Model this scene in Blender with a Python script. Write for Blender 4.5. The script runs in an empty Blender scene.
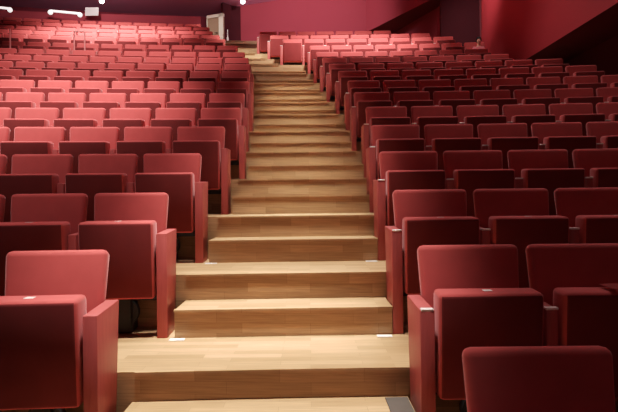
import bpy, bmesh, math, random
from mathutils import Vector, Matrix
random.seed(4)
S = bpy.context.scene
COL = S.collection
CZ = 1.86                      # eye height above the lowest tier
F = 508.0                      # focal length in pixels of a 618 px frame
CXC, CYC = 0.7, -34.0          # common centre of the curved rows

# ------------------------------------------------------------------ materials
def new_mat(name):
    m = bpy.data.materials.new(name); m.use_nodes = True
    nt = m.node_tree; b = nt.nodes['Principled BSDF']
    return m, nt, b
def N(nt, t, **kw):
    n = nt.nodes.new(t)
    for k, v in kw.items(): setattr(n, k, v)
    return n
def srgb(r, g, b):
    f = lambda c: c / 12.92 if c <= .04045 else ((c + .055) / 1.055) ** 2.4
    return (f(r / 255), f(g / 255), f(b / 255), 1)

def fabric(name, c, sheen=.35, scale=220, var=.18):
    m, nt, b = new_mat(name)
    tc = N(nt, 'ShaderNodeTexCoord')
    n1 = N(nt, 'ShaderNodeTexNoise'); n1.inputs['Scale'].default_value = 7; n1.inputs['Detail'].default_value = 4
    n2 = N(nt, 'ShaderNodeTexNoise'); n2.inputs['Scale'].default_value = scale; n2.inputs['Detail'].default_value = 2
    nt.links.new(tc.outputs['Object'], n1.inputs['Vector']); nt.links.new(tc.outputs['Object'], n2.inputs['Vector'])
    mx = N(nt, 'ShaderNodeMix', data_type='RGBA')
    mx.inputs[6].default_value = (c[0] * (1 - var), c[1] * (1 - var), c[2] * (1 - var), 1)
    mx.inputs[7].default_value = (min(1, c[0] * (1 + var)), c[1] * (1 + var), c[2] * (1 + var), 1)
    nt.links.new(n1.outputs['Fac'], mx.inputs[0]); nt.links.new(mx.outputs[2], b.inputs['Base Color'])
    bp = N(nt, 'ShaderNodeBump'); bp.inputs['Strength'].default_value = .12; bp.inputs['Distance'].default_value = .003
    nt.links.new(n2.outputs['Fac'], bp.inputs['Height']); nt.links.new(bp.outputs['Normal'], b.inputs['Normal'])
    b.inputs['Roughness'].default_value = .9
    b.inputs['Sheen Weight'].default_value = sheen
    b.inputs['Sheen Roughness'].default_value = .4
    b.inputs['Sheen Tint'].default_value = (1, .55, .55, 1)
    b.inputs['Specular IOR Level'].default_value = .15
    return m
def plain(name, c, rough=.6, spec=.4, metal=0, var=.1, scale=3):
    m, nt, b = new_mat(name)
    tc = N(nt, 'ShaderNodeTexCoord')
    n1 = N(nt, 'ShaderNodeTexNoise'); n1.inputs['Scale'].default_value = scale; n1.inputs['Detail'].default_value = 5
    nt.links.new(tc.outputs['Object'], n1.inputs['Vector'])
    mx = N(nt, 'ShaderNodeMix', data_type='RGBA')
    mx.inputs[6].default_value = (c[0] * (1 - var), c[1] * (1 - var), c[2] * (1 - var), 1)
    mx.inputs[7].default_value = (min(1, c[0] * (1 + var)), min(1, c[1] * (1 + var)), min(1, c[2] * (1 + var)), 1)
    nt.links.new(n1.outputs['Fac'], mx.inputs[0]); nt.links.new(mx.outputs[2], b.inputs['Base Color'])
    b.inputs['Roughness'].default_value = rough; b.inputs['Metallic'].default_value = metal
    b.inputs['Specular IOR Level'].default_value = spec
    return m
def emit(name, c, s):
    m, nt, b = new_mat(name)
    b.inputs['Base Color'].default_value = (*c[:3], 1)
    b.inputs['Emission Color'].default_value = (*c[:3], 1); b.inputs['Emission Strength'].default_value = s
    return m
def red_wood(name, c):
    m, nt, b = new_mat(name)
    tc = N(nt, 'ShaderNodeTexCoord'); mp = N(nt, 'ShaderNodeMapping'); mp.inputs['Scale'].default_value = (18, 18, 1.6)
    n1 = N(nt, 'ShaderNodeTexNoise'); n1.inputs['Scale'].default_value = 3; n1.inputs['Detail'].default_value = 6; n1.inputs['Distortion'].default_value = .6
    nt.links.new(tc.outputs['Object'], mp.inputs['Vector']); nt.links.new(mp.outputs['Vector'], n1.inputs['Vector'])
    mx = N(nt, 'ShaderNodeMix', data_type='RGBA')
    mx.inputs[6].default_value = (c[0] * .78, c[1] * .7, c[2] * .7, 1); mx.inputs[7].default_value = (c[0] * 1.2, c[1] * 1.3, c[2] * 1.3, 1)
    nt.links.new(n1.outputs['Fac'], mx.inputs[0]); nt.links.new(mx.outputs[2], b.inputs['Base Color'])
    b.inputs['Roughness'].default_value = .42; b.inputs['Specular IOR Level'].default_value = .35
    return m
def planks(name, c):
    m, nt, b = new_mat(name)
    g = N(nt, 'ShaderNodeNewGeometry'); sp = N(nt, 'ShaderNodeSeparateXYZ'); nt.links.new(g.outputs['Position'], sp.inputs[0])
    ad = N(nt, 'ShaderNodeMath', operation='ADD'); nt.links.new(sp.outputs['Y'], ad.inputs[0]); nt.links.new(sp.outputs['Z'], ad.inputs[1])
    cb = N(nt, 'ShaderNodeCombineXYZ'); nt.links.new(sp.outputs['X'], cb.inputs['X']); nt.links.new(ad.outputs[0], cb.inputs['Y'])
    br = N(nt, 'ShaderNodeTexBrick'); br.offset = .37; br.squash = 1
    br.inputs['Scale'].default_value = 1; br.inputs['Brick Width'].default_value = .42; br.inputs['Row Height'].default_value = .062
    br.inputs['Mortar Size'].default_value = .0007; br.inputs['Bias'].default_value = 0
    br.inputs['Color1'].default_value = (c[0] * .8, c[1] * .78, c[2] * .74, 1)
    br.inputs['Color2'].default_value = (c[0] * 1.14, c[1] * 1.15, c[2] * 1.18, 1)
    br.inputs['Mortar'].default_value = (c[0] * .55, c[1] * .5, c[2] * .45, 1)
    nt.links.new(cb.outputs[0], br.inputs['Vector'])
    mp = N(nt, 'ShaderNodeMapping'); mp.inputs['Scale'].default_value = (1.2, 26, 1); nt.links.new(cb.outputs[0], mp.inputs['Vector'])
    n1 = N(nt, 'ShaderNodeTexNoise'); n1.inputs['Scale'].default_value = 4; n1.inputs['Detail'].default_value = 6; n1.inputs['Distortion'].default_value = .4
    nt.links.new(mp.outputs[0], n1.inputs['Vector'])
    rp = N(nt, 'ShaderNodeMapRange'); rp.inputs['From Min'].default_value = .3; rp.inputs['From Max'].default_value = .7
    rp.inputs['To Min'].default_value = .8; rp.inputs['To Max'].default_value = 1.14
    nt.links.new(n1.outputs['Fac'], rp.inputs['Value'])
    mx = N(nt, 'ShaderNodeMix', data_type='RGBA', blend_type='MULTIPLY'); mx.inputs[0].default_value = 1
    nt.links.new(br.outputs['Color'], mx.inputs[6]); nt.links.new(rp.outputs[0], mx.inputs[7])
    nt.links.new(mx.outputs[2], b.inputs['Base Color'])
    b.inputs['Roughness'].default_value = .48; b.inputs['Specular IOR Level'].default_value = .35
    return m

M = {
    'fabric': fabric('red seat fabric', srgb(186, 80, 78)),
    'under': fabric('shaded cushion front', srgb(116, 44, 44), .15),  # shade on the folded cushions' front faces, put into the fabric colour
    'panel': red_wood('red stained wood', srgb(172, 80, 78)),
    'glint': plain('armrest glint white', srgb(240, 228, 222), .25, .6),  # overhead light's reflection on armrest fronts, painted as a white strip
    'black': plain('black metal', srgb(28, 24, 24), .5, .4),
    'plate': plain('white number plate', srgb(235, 230, 225), .4),
    'wood': planks('oak planks', srgb(172, 137, 102)),
    'edge': plain('pale oak nosing', srgb(212, 184, 144), .45),
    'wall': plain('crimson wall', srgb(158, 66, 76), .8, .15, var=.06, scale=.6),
    'walld': plain('shade-toned maroon wall', srgb(122, 46, 58), .85, .1, var=.1, scale=.8),  # unlit look of these walls put into a darker base colour
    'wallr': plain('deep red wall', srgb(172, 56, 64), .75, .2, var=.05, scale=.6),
    'wallb': plain('maroon wall and shaded underside', srgb(112, 56, 62), .9, .1, var=.1, scale=.8),
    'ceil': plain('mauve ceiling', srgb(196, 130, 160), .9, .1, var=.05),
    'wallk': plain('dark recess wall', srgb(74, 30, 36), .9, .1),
    'door': plain('cream door frame', srgb(226, 214, 198), .6),
    'beige': plain('beige door', srgb(150, 122, 100), .7),
    'rail': plain('pink painted rail', srgb(214, 130, 128), .45),
    'lamp': emit('lamp glow', (1, .94, .88), 14),
    'tube': emit('tube glow', (1, .95, .92), 1.3),
    'white': plain('white card', srgb(232, 225, 222), .5),
    'skin': plain('skin', srgb(226, 172, 150), .55),
    'hair': plain('dark hair', srgb(30, 22, 22), .6),
    'pink': fabric('pink cloth', srgb(226, 130, 136), .1),
    'navy': fabric('dark trousers', srgb(36, 32, 42), .1),
    'grey': plain('flat dark grey', srgb(74, 66, 60), .7),
}

# ------------------------------------------------------------------ helpers
def link(name, bm, mat, parent=None, smooth=True):
    me = bpy.data.meshes.new(name)
    bmesh.ops.recalc_face_normals(bm, faces=bm.faces[:])
    bm.to_mesh(me); bm.free()
    me.materials.append(mat)
    if smooth:
        for p in me.polygons: p.use_smooth = True
        try: me.set_sharp_from_angle(angle=math.radians(38))
        except Exception: pass
    o = bpy.data.objects.new(name, me); COL.objects.link(o)
    if parent: o.parent = parent
    return o
def box(bm, x0, x1, y0, y1, z0, z1, bev=0, seg=2, mat4=None):
    r = bmesh.ops.create_cube(bm, size=1)
    vs = r['verts']
    for v in vs:
        v.co = Vector((x0 + (v.co.x + .5) * (x1 - x0), y0 + (v.co.y + .5) * (y1 - y0), z0 + (v.co.z + .5) * (z1 - z0)))
    if bev:
        es = list({e for v in vs for e in v.link_edges})
        r2 = bmesh.ops.bevel(bm, geom=es, offset=bev, segments=seg, profile=.5, affect='EDGES')
        vs = list({v for f in r2['faces'] for v in f.verts} | {v for v in vs if v.is_valid})
    if mat4 is not None:
        for v in vs: v.co = mat4 @ v.co
    return vs
def cyl(bm, p0, p1, r, seg=12, r2=None):
    p0, p1 = Vector(p0), Vector(p1); d = p1 - p0
    q = d.to_track_quat('Z', 'Y').to_matrix().to_4x4(); q.translation = (p0 + p1) / 2
    bmesh.ops.create_cone(bm, cap_ends=True, segments=seg, radius1=r, radius2=r if r2 is None else r2, depth=d.length, matrix=q)
def prism(bm, pts, z0, z1):
    """vertical prism over a closed polygon; z0/z1 numbers or lists"""
    n = len(pts)
    Z0 = z0 if isinstance(z0, (list, tuple)) else [z0] * n
    Z1 = z1 if isinstance(z1, (list, tuple)) else [z1] * n
    lo = [bm.verts.new((p[0], p[1], Z0[i])) for i, p in enumerate(pts)]
    hi = [bm.verts.new((p[0], p[1], Z1[i])) for i, p in enumerate(pts)]
    bm.faces.new(lo); bm.faces.new(hi)
    for i in range(n):
        j = (i + 1) % n
        bm.faces.new((lo[i], lo[j], hi[j], hi[i]))
def thing(name, label, cat, loc=(0, 0, 0), rotz=0, group=None):
    o = bpy.data.objects.new(name, None); COL.objects.link(o)
    o.empty_display_size = .1
    o.location = loc; o.rotation_euler = (0, 0, rotz)
    o['label'] = label; o['category'] = cat
    if group: o['group'] = group
    return o
def tag(o, label, cat, group=None):
    o['label'] = label; o['category'] = cat
    if group: o['group'] = group
    return o
def struct(o, label, cat):
    o['kind'] = 'structure'; o['label'] = label; o['category'] = cat
    return o
def arc(R, x):
    """point of the arc of radius R at lateral position x, and the local heading"""
    th = math.asin((x - CXC) / R)
    return Vector((x, CYC + R * math.cos(th), 0)), th
ORD = ['zeroth', 'first', 'second', 'third', 'fourth', 'fifth', 'sixth', 'seventh', 'eighth', 'ninth', 'tenth', 'eleventh', 'twelfth',
       'thirteenth', 'fourteenth', 'fifteenth', 'sixteenth', 'seventeenth', 'eighteenth', 'nineteenth', 'twentieth']

# ------------------------------------------------------------------ the rake of the hall
K = list(range(-3, 17))
FLOOR = dict(zip(K, [-1.80, -1.412, -1.14, -.847, -.504, -.15, .201, .56, .919, 1.289, 1.64, 1.99, 2.35, 2.75, 3.17, 3.54, 3.92, 4.32, 4.70, 5.06]))
DF = dict(zip(K, [.48, 1.41, 2.236, 3.136, 4.036, 4.936, 5.836, 6.72, 7.58, 8.44, 9.30, 10.15, 11.0, 11.85, 12.7, 13.55, 14.4, 15.25, 16.1, 16.95]))
XL = dict(zip(K, [-1.0, -.95, -.915, -.865, -.83, -.775, -.725, -.79, -.82, -.905, -.99, -1.12, -1.30, -1.57, -2.0, -2.28, -2.62, -2.87, -3.3, -3.4]))
XR = dict(zip(K, [.44, .46, .484, .51, .545, .59, .637, .575, .56, .465, .345, .25, .13, -.01, -.68, -1.06, -1.42, -1.55, -1.8, -2.0]))
LEG = .60                      # clear floor in front of the seats of a row
def RAD(k): return DF[k] - CYC
def fz(k): return FLOOR[k] + CZ

# tiers: one solid curved slab for every row
def arc_slab(R0, R1, x0, x1, z0, z1, n=40):
    bm = bmesh.new(); xs = [x0 + (x1 - x0) * i / n for i in range(n + 1)]
    rows = []
    for x in xs:
        a, _ = arc(R0, x); b, _ = arc(R1, x)
        rows.append([bm.verts.new((a.x, a.y, z0)), bm.verts.new((a.x, a.y, z1)), bm.verts.new((b.x, b.y, z1)), bm.verts.new((b.x, b.y, z0))])
    for i in range(n):
        p, q = rows[i], rows[i + 1]
        for j in range(4):
            bm.faces.new((p[j], q[j], q[(j + 1) % 4], p[(j + 1) % 4]))
    bm.faces.new(rows[0]); bm.faces.new(rows[-1])
    return bm
for i, k in enumerate(K):
    r0 = RAD(k) - LEG if k > K[0] else RAD(k) - 4.5
    r1 = RAD(k + 1) - LEG if k < K[-1] else RAD(k) + 4.5
    zlow = fz(k - 1) - .05 if k > K[0] else -.12
    o = link('floor', arc_slab(r0, r1, -12.6, 5.9, zlow, fz(k)), M['wood'], smooth=False)
    struct(o, f'curved oak tier floor, {ORD[i + 1]} level up from the stage', 'floor')
    if -1 <= k <= 16:
        link('nosing', arc_slab(RAD(k) - LEG - .014, RAD(k) - LEG + .02, XL[k], XR[k], fz(k) - .012, fz(k) + .0015, 6), M['wood'], o, smooth=False)
# the half steps standing in the aisle
for k in range(-1, 16):
    zs = (fz(k) + fz(k + 1)) / 2
    x0, x1 = XL[k] + .035, XR[k] - .0
    if k >= 10: x1 = XR[k] - .03
    if k <= 9: x1 -= .004
    o = link('wooden_step', arc_slab(RAD(k), RAD(k + 1) - LEG - .001, x0, x1, fz(k) + .001, zs, 6), M['wood'], smooth=False)
    tag(o, f'oak half step between tiers in the stairway, {ORD[k + 2]} one up from the bottom', 'step', 'half steps of the wooden stairway')
    link('nosing', arc_slab(RAD(k) - .014, RAD(k) + .02, x0 - .002, x1 + .001, zs - .012, zs + .0015, 6), M['wood'], o, smooth=False)

# ------------------------------------------------------------------ seats
PITCH = .545; BW = .50; PW = .46; PH = .64
def backrest_bm():
    bm = bmesh.new()
    box(bm, -BW / 2, BW / 2, -.04, .04, 0, .60, .03, 3)
    for v in bm.verts:
        t = v.co.z / .60
        v.co.x *= .90 + .10 * min(1, t * 1.25)
        if v.co.y < 0: v.co.y += .014 * (1 - (v.co.x / (BW / 2)) ** 2)
    m = Matrix.Translation((0, .235, .302)) @ Matrix.Rotation(math.radians(-9), 4, 'X')
    bmesh.ops.transform(bm, matrix=m, verts=bm.verts)
    return bm
def cushion_bm():
    bm = bmesh.new()
    box(bm, -PW / 2, PW / 2, -.005, .125, 0, .475, .022, 3)
    for v in bm.verts:
        if v.co.y < .04: v.co.y -= .012 * (1 - (v.co.x / (PW / 2)) ** 2)
    m = Matrix.Translation((0, .0, .240)) @ Matrix.Rotation(math.radians(3), 4, 'X')
    bmesh.ops.transform(bm, matrix=m, verts=bm.verts)
    return bm
def flat_cushion_bm():
    bm = bmesh.new(); box(bm, -PW / 2, PW / 2, -.20, .19, .22, .32, .022, 3)
    return bm
def panel_bm(w, h=PH, depth=.30):
    bm = bmesh.new()
    box(bm, -w / 2, w / 2, 0, depth, 0, h, .006, 2)
    for v in bm.verts:
        t = v.co.z / h
        if v.co.y > depth * .5: v.co.y -= .07 * (1 - t)
        if t > .5: v.co.z += .012 * (v.co.y / depth)
    return bm
def bracket_bm():
    bm = bmesh.new()
    box(bm, -.225, .225, .10, .14, .235, .27, .006, 1)
    box(bm, -.05, .05, .13, .27, .0, .235, .01, 1)
    box(bm, -.235, .235, .17, .24, .20, .24, .006, 1)
    cyl(bm, (0, .15, .13), (0, .20, .13), .085, 18)
    return bm
_b = link('backrest', backrest_bm(), M['fabric']); ME_BACK = _b.data; bpy.data.objects.remove(_b)
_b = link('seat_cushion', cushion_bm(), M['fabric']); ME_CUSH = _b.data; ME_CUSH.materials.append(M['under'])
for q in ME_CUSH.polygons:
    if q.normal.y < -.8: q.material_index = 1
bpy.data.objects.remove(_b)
_b = link('seat_cushion', flat_cushion_bm(), M['fabric']); ME_FLAT = _b.data; bpy.data.objects.remove(_b)
_b = link('armrest', panel_bm(.052), M['panel']); ME_ARM = _b.data; bpy.data.objects.remove(_b)
_b = link('end_panel', panel_bm(.066), M['panel']); ME_END = _b.data; bpy.data.objects.remove(_b)
_b = link('seat_bracket', bracket_bm(), M['black']); ME_BRK = _b.data; bpy.data.objects.remove(_b)
bm = bmesh.new(); box(bm, -.028, .028, -.002, .026, PH - .006, PH + .006, .003, 1)
_b = link('armrest_glint', bm, M['glint']); ME_GLINT = _b.data; bpy.data.objects.remove(_b)
bm = bmesh.new(); box(bm, -.02, .02, .02, .055, .7155, .7185)
_b = link('number_plate', bm, M['plate'], smooth=False); ME_NUM = _b.data; bpy.data.objects.remove(_b)

def child(name, me, parent, loc=(0, 0, 0)):
    o = bpy.data.objects.new(name, me); COL.objects.link(o); o.parent = parent; o.location = loc
    return o
protos = {}
def seat_proto(kind):
    """kind: (aisle side -1 / +1, end seat or not, plate, cushion lowered)"""
    side, end, plate, low, glint = kind
    t = thing('theatre_seat', '', 'seat')
    child('backrest', ME_BACK, t)
    c = child('seat_cushion', ME_FLAT if low else ME_CUSH, t)
    if plate: child('number_plate', ME_NUM, c)
    child('seat_bracket', ME_BRK, t)
    if end:
        a = child('end_panel', ME_END, t, (side * (PITCH / 2 + .004), 0, 0))
    else:
        a = child('armrest', ME_ARM, t, (side * PITCH / 2, 0, 0))
    if glint: child('armrest_glint', ME_GLINT, a)
    return t
def dup(root):
    r = root.copy(); COL.objects.link(r)
    for ch in list(root.children):
        c = ch.copy(); COL.objects.link(c); c.parent = r
        for g in list(ch.children):
            d = g.copy(); COL.objects.link(d); d.parent = c
    return r
def place(kind, R, x, z, label, group):
    if kind not in protos:
        protos[kind] = o = seat_proto(kind)
    else:
        o = dup(protos[kind])
    p, th = arc(R, x)
    o.location = (p.x, p.y, z); o.rotation_euler = (0, 0, -th)
    o['label'] = label; o['group'] = group
    return o
LEFT_STAG = {}
RIGHT_END = {-2: 1.9, -1: 2.2, 0: 2.7, 1: 3.3, 2: 3.8, 3: 4.3, 4: 4.8, 5: 5.05, 6: 5.05, 7: 4.75, 8: 4.2, 9: 4.2, 10: 4.1, 11: 3.45, 12: 3.35, 13: 2.6, 14: .2}
OFF = .066 + PITCH / 2 - .03
n_left = n_right = 0
PERSON_SEAT = None
for k in range(-1, 16):
    x = XL[k] - OFF; i = 1
    while (x + PITCH * .5) > -.62 * (DF[k] + .35):
        near = k <= 0
        kind = (1, i == 1, near, False, False)
        row = ORD[k + 2]
        if i == 1: lab = f'coral-red folded seat of the bright block, with end panel beside the steps, {row} row up'
        else: lab = f'coral-red folded seat of the bright block, {ORD[i]} from the steps, {row} row up'
        place(kind, RAD(k), x, fz(k), lab, 'folding seats of the brightly lit block').scale = (.97, 1, 1)
        x -= PITCH * .97; i += 1; n_left += 1
for k in range(-2, 14):
    x = XR[k] + OFF; i = 1; st = PITCH * (.954 if k == 10 else 1)
    while x < RIGHT_END[k] and (x - PITCH * .5) < .625 * (DF[k] + .35):
        near = k <= 0
        if k == -2 and i == 1: pass
        kind = (-1, i == 1, near, False, True)
        row = ORD[k + 3]
        word = 'maroon' if k < 10 else 'pinkish-red'
        low = False
        if k == 10 and x + st >= RIGHT_END[k]:
            kind = (-1, False, False, True, True); low = True
        if i == 1: lab = f'{word} folded seat of the shaded block, with end panel beside the steps, {row} row up'
        else: lab = f'{word} folded seat of the shaded block, {ORD[i]} from the steps, {row} row up'
        if low: lab = 'dark seat with lowered cushion under the seated person in pink'
        o = place(kind, RAD(k), x, fz(k), lab, 'folding seats of the shaded block')
        if low: PERSON_SEAT = o
        x += st; i += 1; n_right += 1
        if k == 10: o.scale = (.954, 1, 1)
print('seats', n_left, n_right)

# ------------------------------------------------------------------ small things on the stairs
def floor_plate(k, x, lab):
    bm = bmesh.new(); box(bm, -.045, .045, -.022, .022, 0, .004)
    o = link('row_number_plate', bm, M['plate'], smooth=False)
    p, th = arc(RAD(k) - .045, x); o.location = (p.x, p.y, fz(k) + .0005); o.rotation_euler = (0, 0, -th)
    tag(o, lab, 'sign', 'small white row plates on the stairway')
floor_plate(0, XL[0] + .06, 'small white row plate on the tread beside the coral end panel, lowest visible tier')
floor_plate(0, XR[0] - .06, 'small white row plate on the lowest visible tier beside the maroon end panel')
floor_plate(1, XL[1] + .06, 'small white row plate on the second tier beside the coral end panel')
floor_plate(1, XR[1] - .06, 'small white row plate on the second tier beside the maroon end panel')
bm = bmesh.new(); box(bm, -.055, .055, -.16, .13, 0, .004)
o = link('dark_patch', bm, M['grey'], smooth=False)  # flat dark grey rectangle on the step corner
p, th = arc(RAD(-1) + .14, .42); o.location = (p.x, p.y, (fz(-1) + fz(0)) / 2 + .003); o.rotation_euler = (0, 0, -th)
tag(o, 'dark grey patch on the corner of the lowest oak step', 'mat')

# ------------------------------------------------------------------ walls and ceiling
def zc(r): return r + CZ
def ceil_z(y): return 6.72 + .15 * (17.6 - y)
bm = bmesh.new()
cx_ = ((-13, -.06), (-2.4, -.06), (.6, .5), (7, .5))
lo = [[bm.verts.new((x, y, zc(ceil_z(y) + dz))) for y in (-5, 22)] for x, dz in cx_]
hi = [[bm.verts.new((x, y, zc(ceil_z(y) + dz + .2))) for y in (-5, 22)] for x, dz in cx_]
for i in range(3):
    bm.faces.new((lo[i][0], lo[i + 1][0], lo[i + 1][1], lo[i][1])); bm.faces.new((hi[i][0], hi[i + 1][0], hi[i + 1][1], hi[i][1]))
    for e in (0, 1): bm.faces.new((lo[i][e], lo[i + 1][e], hi[i + 1][e], hi[i][e]))
for i in (0, 3): bm.faces.new((lo[i][0], lo[i][1], hi[i][1], hi[i][0]))
struct(link('ceiling', bm, M['ceil'], smooth=False), 'mauve sloping ceiling above the back rows', 'ceiling')

def wall_strip(name, pts, z0, z1, mat, lab, t=.12):
    """an upright wall along a polyline, thickened away from the room"""
    bm = bmesh.new(); n = len(pts); P = [Vector((p[0], p[1])) for p in pts]; back = []
    for i in range(n):
        d = (P[min(i + 1, n - 1)] - P[max(i - 1, 0)]).normalized()
        back.append(P[i] + Vector((-d.y, d.x)) * t)
    prism(bm, [tuple(p) for p in P] + [tuple(p) for p in reversed(back)], zc(z0), zc(z1))
    o = link(name, bm, mat, smooth=len(pts) > 4)
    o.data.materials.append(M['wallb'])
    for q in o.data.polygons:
        if q.normal.z < -.8: q.material_index = 1  # shade below overhangs put into the underside colour
    return struct(o, lab, 'wall')
TOP = 9.6
# crimson back wall behind the upper rows (walks left to right, room on the right hand side)
wall_strip('wall_back', [(-2.3, 17.6), (0, 17.75), (2.05, 17.6)], 4.6, 7.4, M['wall'], 'pinkish crimson back wall above the centre rows')
# upper wall turning toward the camera, with a level underside
wall_strip('wall_back_upper', [(2.05, 17.6), (3.0, 15.86), (3.80, 14.4)], 5.72, 7.6, M['wall'], 'crimson overhanging wall with a slanting dark underside', t=1.02)
wall_strip('wall_back_lower', [(1.9, 17.75), (3.06, 17.6), (3.95, 15.4), (4.1, 14.5)], 3.0, 5.72, M['wall'], 'recessed dull red wall below the overhang')
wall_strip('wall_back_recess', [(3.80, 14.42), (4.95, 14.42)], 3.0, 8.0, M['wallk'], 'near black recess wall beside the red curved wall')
# rounded red side wall, hanging above the outer rows
nose = [(6.4, 14.0), (4.9, 13.7), (4.58, 13.35), (4.46, 12.95), (4.46, 12.5), (4.49, 12.0), (4.52, 11.4), (4.54, 10.8), (4.56, 10.0), (4.57, 9.2), (4.58, 8.4), (4.6, 6), (4.6, -4.8), (6.4, -4.8)]
bm = bmesh.new(); prism(bm, nose, zc(2.83), zc(10.2))
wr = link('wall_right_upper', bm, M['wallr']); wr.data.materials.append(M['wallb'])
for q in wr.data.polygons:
    if abs(q.normal.z) > .8: q.material_index = 1  # level faces coloured dark to carry the soffit's shade
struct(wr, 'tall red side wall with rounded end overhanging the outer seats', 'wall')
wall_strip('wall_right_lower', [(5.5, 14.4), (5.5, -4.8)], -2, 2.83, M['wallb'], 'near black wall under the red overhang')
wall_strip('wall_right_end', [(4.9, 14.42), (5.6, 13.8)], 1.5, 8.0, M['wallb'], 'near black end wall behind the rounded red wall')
# left back: low crimson parapet, dark wall above and behind
par = [(-12.5, 15.9), (-9, 16.6), (-6, 17.0), (-3.6, 17.25)]
wall_strip('wall_back_parapet', par, 4.4, 6.20, M['wall'], 'low dull crimson parapet behind the bright block')
wall_strip('wall_back_dark', [(-12.9, 16.9), (-9, 17.6), (-6, 18.0), (-3.0, 18.35), (-2.05, 18.4)], 4.4, 9, M['walld'], 'shade-toned maroon wall of the recess above the parapet')
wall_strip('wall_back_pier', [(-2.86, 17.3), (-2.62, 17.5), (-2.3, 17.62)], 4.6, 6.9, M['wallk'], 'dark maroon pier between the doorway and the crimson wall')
wall_strip('wall_left', [(-12.5, -5), (-12.5, 18)], -2, TOP, M['walld'], 'shade-toned maroon side wall beyond the bright block')
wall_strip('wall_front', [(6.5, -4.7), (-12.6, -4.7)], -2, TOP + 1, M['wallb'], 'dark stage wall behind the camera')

# doorway at the head of the stairway: cream frame round a beige door leaf
dr = bpy.data.objects.new('door_1', None); COL.objects.link(dr)
struct(dr, 'cream framed doorway with beige leaf at the top of the stairway', 'door')
dr.location = (-2.77, 16.95, zc(4.06)); dr.rotation_euler = (0, 0, math.radians(-22))
bm = bmesh.new(); box(bm, -.64, -.0, -.03, .03, 0, 2.02, .004, 1); link('door_panel', bm, M['beige'], dr)
bm = bmesh.new()
box(bm, -.17, 0, -.06, -.03, 0, 2.13, .004, 1); box(bm, -.64, -.0, -.06, .03, 2.021, 2.13, .004, 1); box(bm, -.64, -.61, -.06, -.03, 0, 2.02, .004, 1)
link('door_frame', bm, M['door'], dr)
bm = bmesh.new(); cyl(bm, (-.24, -.03, 1.5), (-.24, -.07, 1.5), .012); box(bm, -.33, -.23, -.085, -.068, 1.49, 1.51, .003, 1)
link('door_handle', bm, M['black'], dr)

# slim tapered white post standing at the head of the stairway
bm = bmesh.new(); cyl(bm, (0, 0, 0), (0, 0, .26), .06, 14, .03); cyl(bm, (0, 0, .26), (0, 0, .52), .018, 10, .012)
o = link('tapered_post', bm, M['white']); o.location = (-2.62, 16.75, fz(16)); tag(o, 'slim white tapering post at the top of the stairway', 'post')

# guard rail in the bright block
gr = thing('guard_rail', 'thin pink guard rail standing among the upper rows of the bright block', 'rail', (0, 0, 0))
gz = fz(10)
def onrow(xpx, k, dy=-.3):
    d = DF[k] + dy
    for _ in range(6):
        x = (xpx - 309) / F * d; p, th = arc(RAD(k) + dy, x); d = p.y
    return p
for q in (12, 76):
    p = onrow(q, 10); bm = bmesh.new(); cyl(bm, (p.x, p.y, gz), (p.x, p.y, gz + .98), .016)
    link('post', bm, M['rail'], gr)
a, b_ = onrow(76, 10), onrow(86.5, 10)
bm = bmesh.new(); cyl(bm, (a.x, a.y, gz + .97), (b_.x, b_.y, gz + .97), .016); cyl(bm, (b_.x, b_.y, gz + .97), (b_.x, b_.y, gz + .0), .016)
link('handrail', bm, M['rail'], gr)

# white items on the parapet ledge
def pt(xpx, ypx, d): return Vector(((xpx - 309) / F * d, d, CZ + (198 - ypx) / F * d))
def ledge_light(xa, ya, xb, yb, d, lab):
    A, B = pt(xa, ya, d), pt(xb, yb, d)
    t = thing('strip_light', lab, 'lamp', (A + B) / 2, 0, 'white strip lights over the parapet')
    c = (A + B) / 2
    bm = bmesh.new(); cyl(bm, A - c, B - c, .035, 14); link('tube', bm, M['tube'], t)
    for e, dz in ((A, -.05), (B, -.04)):
        bm = bmesh.new(); bmesh.ops.create_uvsphere(bm, u_segments=14, v_segments=10, radius=.075, matrix=Matrix.Translation(e - c + Vector((0, 0, dz)))); link('end_cap', bm, M['tube'], t)
    bm = bmesh.new(); cyl(bm, A - c + Vector((0, .0, .0)), A - c + Vector((0, .28, .08)), .012); cyl(bm, B - c, B - c + Vector((0, .28, .08)), .012)
    link('bracket', bm, M['black'], t)
ledge_light(52.5, 7.8, 82, 11.0, 16.3, 'long white strip light above the parapet, beside the white card')
ledge_light(-12, 2.4, 12, 5.2, 15.95, 'white strip light above the parapet, cut by the edge of the photo')
bm = bmesh.new(); box(bm, -.22, .22, -.01, .01, -.13, .13, .004, 1)
for v in bm.verts: v.co.z += .03 * (v.co.x / .22) ** 2 * (1 if v.co.z > 0 else .3)
o = link('white_card', bm, M['white']); o.location = pt(94, 9.8, 16.62); o.rotation_euler = (math.radians(-6), 0, 0)
tag(o, 'white card propped on the parapet beside the strip light', 'card')
# round lamps under the ceiling
for xp, d, lab in ((104, 16.4, 'small round ceiling lamp above the white card'), (245, 17.0, 'small round ceiling lamp above the doorway and stairway top')):
    P = pt(xp, -1.2 if xp < 200 else .8, d)
    t = thing('ceiling_lamp', lab, 'lamp', P, 0, 'round lamps under the ceiling')
    bm = bmesh.new(); bmesh.ops.create_uvsphere(bm, u_segments=16, v_segments=10, radius=.075); link('bulb', bm, M['lamp'], t)
    bm = bmesh.new(); cyl(bm, (0, 0, .03), (0, 0, .16), .10, 18, .08); cyl(bm, (0, 0, .15), (0, 0, zc(ceil_z(d)) - P.z), .012); link('housing', bm, M['walld'], t)

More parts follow.
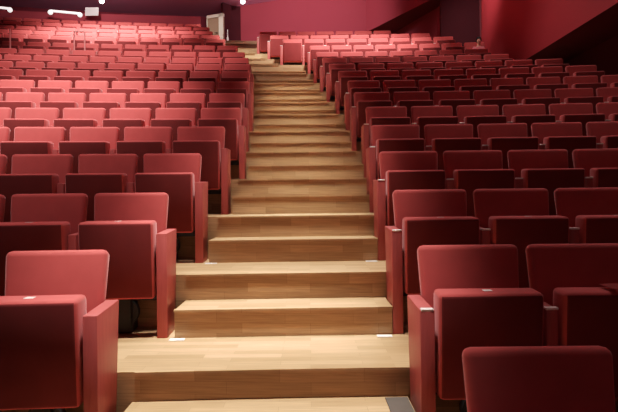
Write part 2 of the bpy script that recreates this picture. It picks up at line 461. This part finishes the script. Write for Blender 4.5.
# dark cloth hanging over the folded cushion at the frame edge
bm = bmesh.new()
nx, ny = 12, 12; g = []
for i in range(nx + 1):
    r = []
    for j in range(ny + 1):
        u, w_ = i / nx, j / ny
        if w_ < .5: y_, z_ = .10 - .26 * w_, .002 * math.sin(u * 6)
        else:
            L = (w_ - .5) * 2 * (.03 + .30 * u); y_, z_ = -.03 - L * .55, .002 - L * .5
        r.append(bm.verts.new((u * .24, y_, z_)))
    g.append(r)
for i in range(nx):
    for j in range(ny): bm.faces.new((g[i][j], g[i + 1][j], g[i + 1][j + 1], g[i][j + 1]))
bmesh.ops.solidify(bm, geom=bm.faces[:], thickness=.008)
p, th = arc(RAD(-1), 1.31)
o = link('folded_cloth', bm, M['fabric']); o.location = (p.x - .0, p.y - .02, fz(-1) + .734); o.rotation_euler = (0, 0, -th)
tag(o, 'red cloth corner draped over a folded maroon cushion at the photo edge', 'cloth')

# ------------------------------------------------------------------ the seated person far up in the shaded block
def skin_obj(name, nodes, edges, mat, parent=None, root=0, sub=2):
    me = bpy.data.meshes.new(name); me.from_pydata([n[0] for n in nodes], edges, []); me.materials.append(mat)
    o = bpy.data.objects.new(name, me); COL.objects.link(o)
    sk = o.modifiers.new('skin', 'SKIN'); sk.use_smooth_shade = True
    for i, n in enumerate(nodes):
        r = n[1] if isinstance(n[1], tuple) else (n[1], n[1])
        me.skin_vertices[0].data[i].radius = r
        me.skin_vertices[0].data[i].use_root = (i == root)
    s = o.modifiers.new('sub', 'SUBSURF'); s.levels = sub; s.render_levels = sub
    if parent: o.parent = parent
    return o
if PERSON_SEAT:
    sc_ = .62
    bp = PERSON_SEAT.location
    T = thing('person', 'person with dark hair and pink top seated at the row end', 'person', (bp.x, bp.y - .11, bp.z + .003), PERSON_SEAT.rotation_euler[2])
    T.scale = (sc_,) * 3
    sh = .637                     # hip height
    nodes = [((0, .10, sh + .02), (.13, .10)), ((0, .12, sh + .18), (.12, .09)), ((0, .13, sh + .34), (.15, .10)), ((0, .11, sh + .47), (.08, .07)),
             ((0, .09, sh + .54), (.05, .05)), ((0, .075, sh + .62), (.078, .09)), ((0, .075, sh + .70), (.082, .098)), ((0, .085, sh + .77), (.05, .06))]
    edges = [(i, i + 1) for i in range(7)]
    def chain(start, pts):
        last = start
        for p_, r_ in pts:
            nodes.append((p_, r_)); edges.append((last, len(nodes) - 1)); last = len(nodes) - 1
        return last
    for s in (-1, 1):
        w_ = chain(2, [((s * .17, .12, sh + .42), .055), ((s * .23, .06, sh + .18), .042), ((s * .15, -.14, sh + .12), .030), ((s * .13, -.19, sh + .12), (.034, .016))])
        for q, (dx, L) in enumerate(((-.03, .06), (-.01, .075), (.01, .07), (.03, .055))):
            chain(w_, [((s * (.13) + dx, -.22, sh + .115), .009), ((s * .13 + dx * 1.1, -.22 - L * .6, sh + .105), .008), ((s * .13 + dx * 1.15, -.22 - L, sh + .085), .007)])
        chain(w_, [((s * .13 - s * .035, -.19, sh + .115), .010), ((s * .13 - s * .06, -.215, sh + .105), .008)])
        chain(0, [((s * .10, .04, sh), .085), ((s * .12, -.32, sh + .0), .06), ((s * .12, -.34, .32), .052), ((s * .12, -.33, .07), .036), ((s * .125, -.45, .035), (.036, .028))])
    skin_obj('body', nodes, edges, M['skin'], T)
    # pink top and dark trousers follow the body
    tn = [((0, .10, sh + .04), (.145, .115)), ((0, .12, sh + .18), (.137, .105)), ((0, .13, sh + .34), (.166, .116)), ((0, .115, sh + .44), (.10, .085))]
    te = [(0, 1), (1, 2), (2, 3)]
    for s in (-1, 1):
        tn += [((s * .17, .12, sh + .42), .07), ((s * .23, .06, sh + .18), .056), ((s * .17, -.09, sh + .13), .044)]
        a = len(tn) - 3; te += [(2, a), (a, a + 1), (a + 1, a + 2)]
    skin_obj('top', tn, te, M['pink'], T)
    tn = [((0, .10, sh + .02), (.15, .118))]; te = []
    for s in (-1, 1):
        tn += [((s * .10, .04, sh), .098), ((s * .12, -.32, sh), .075), ((s * .12, -.34, .32), .066), ((s * .12, -.33, .12), .052)]
        a = len(tn) - 4; te += [(0, a), (a, a + 1), (a + 1, a + 2), (a + 2, a + 3)]
    skin_obj('trousers', tn, te, M['navy'], T)
    bm = bmesh.new(); bmesh.ops.create_uvsphere(bm, u_segments=20, v_segments=14, radius=1)
    for v in list(bm.verts):
        v.co = Vector((v.co.x * .103, v.co.y * .118 + .105, v.co.z * .125 + sh + .715))
    bmesh.ops.delete(bm, geom=[v for v in bm.verts if v.co.y < .055 and v.co.z < sh + .735], context='VERTS')
    link('hair', bm, M['hair'], T)
    for s in (-1, 1):
        bm = bmesh.new(); bmesh.ops.create_uvsphere(bm, u_segments=10, v_segments=8, radius=.012, matrix=Matrix.Translation((s * .034, -.018, sh + .68))); link('eye', bm, M['hair'], T)
    bm = bmesh.new(); cyl(bm, (0, -.005, sh + .675), (0, -.04, sh + .635), .010, 8, .016); link('nose', bm, M['skin'], T)
    bm = bmesh.new(); box(bm, -.026, .026, -.022, -.002, sh + .598, sh + .608, .003, 1); link('mouth', bm, M['wallr'], T)

# ------------------------------------------------------------------ lights
def area(name, loc, target, size, power, color=(1, .93, .86), spread=180, sy=None):
    l = bpy.data.lights.new(name, 'AREA'); l.energy = power; l.size = size; l.color = color; l.spread = math.radians(spread)
    if sy: l.shape = 'RECTANGLE'; l.size_y = sy
    o = bpy.data.objects.new(name, l); COL.objects.link(o); o.location = loc
    o.rotation_euler = (Vector(target) - Vector(loc)).to_track_quat('-Z', 'Y').to_euler()
    return o
def spot(name, loc, target, deg, power, blend=.6, color=(1, .9, .82), r=.25):
    l = bpy.data.lights.new(name, 'SPOT'); l.energy = power; l.spot_size = math.radians(deg); l.spot_blend = blend; l.color = color; l.shadow_soft_size = r
    o = bpy.data.objects.new(name, l); COL.objects.link(o); o.location = loc
    o.rotation_euler = (Vector(target) - Vector(loc)).to_track_quat('-Z', 'Y').to_euler()
    return o
WARM = (1, .94, .86)
# ceiling spots over the stairway
spot('stair_spot', (-.45, 2.1, 9.3), (-.4, 2.5, 1), 19, 7200, .8, WARM, .15)
spot('stair_spot', (-.3, 3.4, 9.5), (-.22, 3.8, 1), 18, 5200, .8, WARM, .15)
area('stair_strip', (-.15, 6.4, 9.5), (-.2, 7.9, 2.6), .3, 95, WARM, 16, 7)
spot('stair_spot', (-1.4, 11.8, 9.2), (-1.7, 13.8, 5.6), 36, 2000, .9, WARM)
# over the bright block
PK = (1, .88, .84)
spot('block_spot', (-2.4, 2.6, 9.9), (-2.6, 4.0, 1.6), 42, 1500, .9, PK)
spot('block_spot', (-3.0, 4.6, 9.8), (-3.6, 6.5, 2.4), 44, 8800, .9, PK)
spot('block_spot', (-4.0, 8.4, 9.5), (-3.9, 10.2, 4.4), 70, 2700, .9, PK)
spot('block_spot', (-5.2, 11.8, 8.9), (-5.4, 13.8, 6.0), 86, 3700, .9, PK)
# upper centre and crimson back wall
spot('upper_spot', (1.2, 10.4, 9.0), (1.0, 12.8, 5.4), 70, 3600, .9, PK)
spot('wall_washer', (.2, 13.8, 8.6), (.2, 17.6, 7.6), 110, 620, .9, (1, .86, .9))
spot('nose_spot', (3.2, 10.8, 8.2), (4.5, 12.9, 6.8), 60, 440, .9, PK)
# weak light over the shaded block
spot('shaded_spot', (2.0, 6.0, 9.6), (2.1, 4.0, 1.6), 50, 680, .9, PK)
spot('shaded_spot', (2.6, 10.6, 9.0), (2.6, 8.2, 3.2), 74, 700, .9, PK)
spot('parapet_fill', (-6.5, 13.6, 8.7), (-6.5, 17.0, 7.7), 120, 330, .9, PK)  # unseen light added to lift the parapet
spot('overhang_fill', (3.4, 4.0, 7.0), (5.4, 8.0, 2.4), 60, 90, .9, PK)  # added light, lifts the dark wall below the overhang
spot('person_fill', (2.9, 9.6, 8.6), (3.95, 11.7, 5.5), 16, 260, .8, PK, .1)  # added light that brightens the seated person
spot('door_lamp', (-3.4, 15.6, 8.2), (-3.1, 17.0, 7.2), 70, 60, .8)
area('ceiling_fill', (-2, 6, 9.3), (-2, 6, 0), 12, 40, (1, .8, .8), sy=14)
area('stage_fill', (0, -4.3, 4.5), (0, 10, 5), 8, 16, (1, .74, .78), sy=4)

W = bpy.data.worlds.new('hall_ambient'); S.world = W; W.use_nodes = True
W.node_tree.nodes['Background'].inputs[0].default_value = (.9, .5, .5, 1)
W.node_tree.nodes['Background'].inputs[1].default_value = .02

# ------------------------------------------------------------------ camera
cd = bpy.data.cameras.new('camera'); cam = bpy.data.objects.new('camera', cd); COL.objects.link(cam)
cam.location = (0, 0, CZ); cam.rotation_euler = (math.pi / 2, math.radians(.65), 0)
cd.sensor_width = 36; cd.lens = F / 618 * 36; cd.shift_y = -8 / 618; cd.clip_start = .05
S.camera = cam
S.view_settings.view_transform = 'Standard'; S.view_settings.look = 'None'
S.view_settings.exposure = 0
# one global tone curve (soft toe and shoulder) like the phone camera's
S.view_settings.use_curve_mapping = True
cm = S.view_settings.curve_mapping
cv = cm.curves[3]
for x_, y_ in ((.02, .0185), (.06, .058), (.14, .142), (.3, .30), (.6, .53)):
    cv.points.new(x_, y_)
cv.points[-1].location = (1, .74)
cm.update()
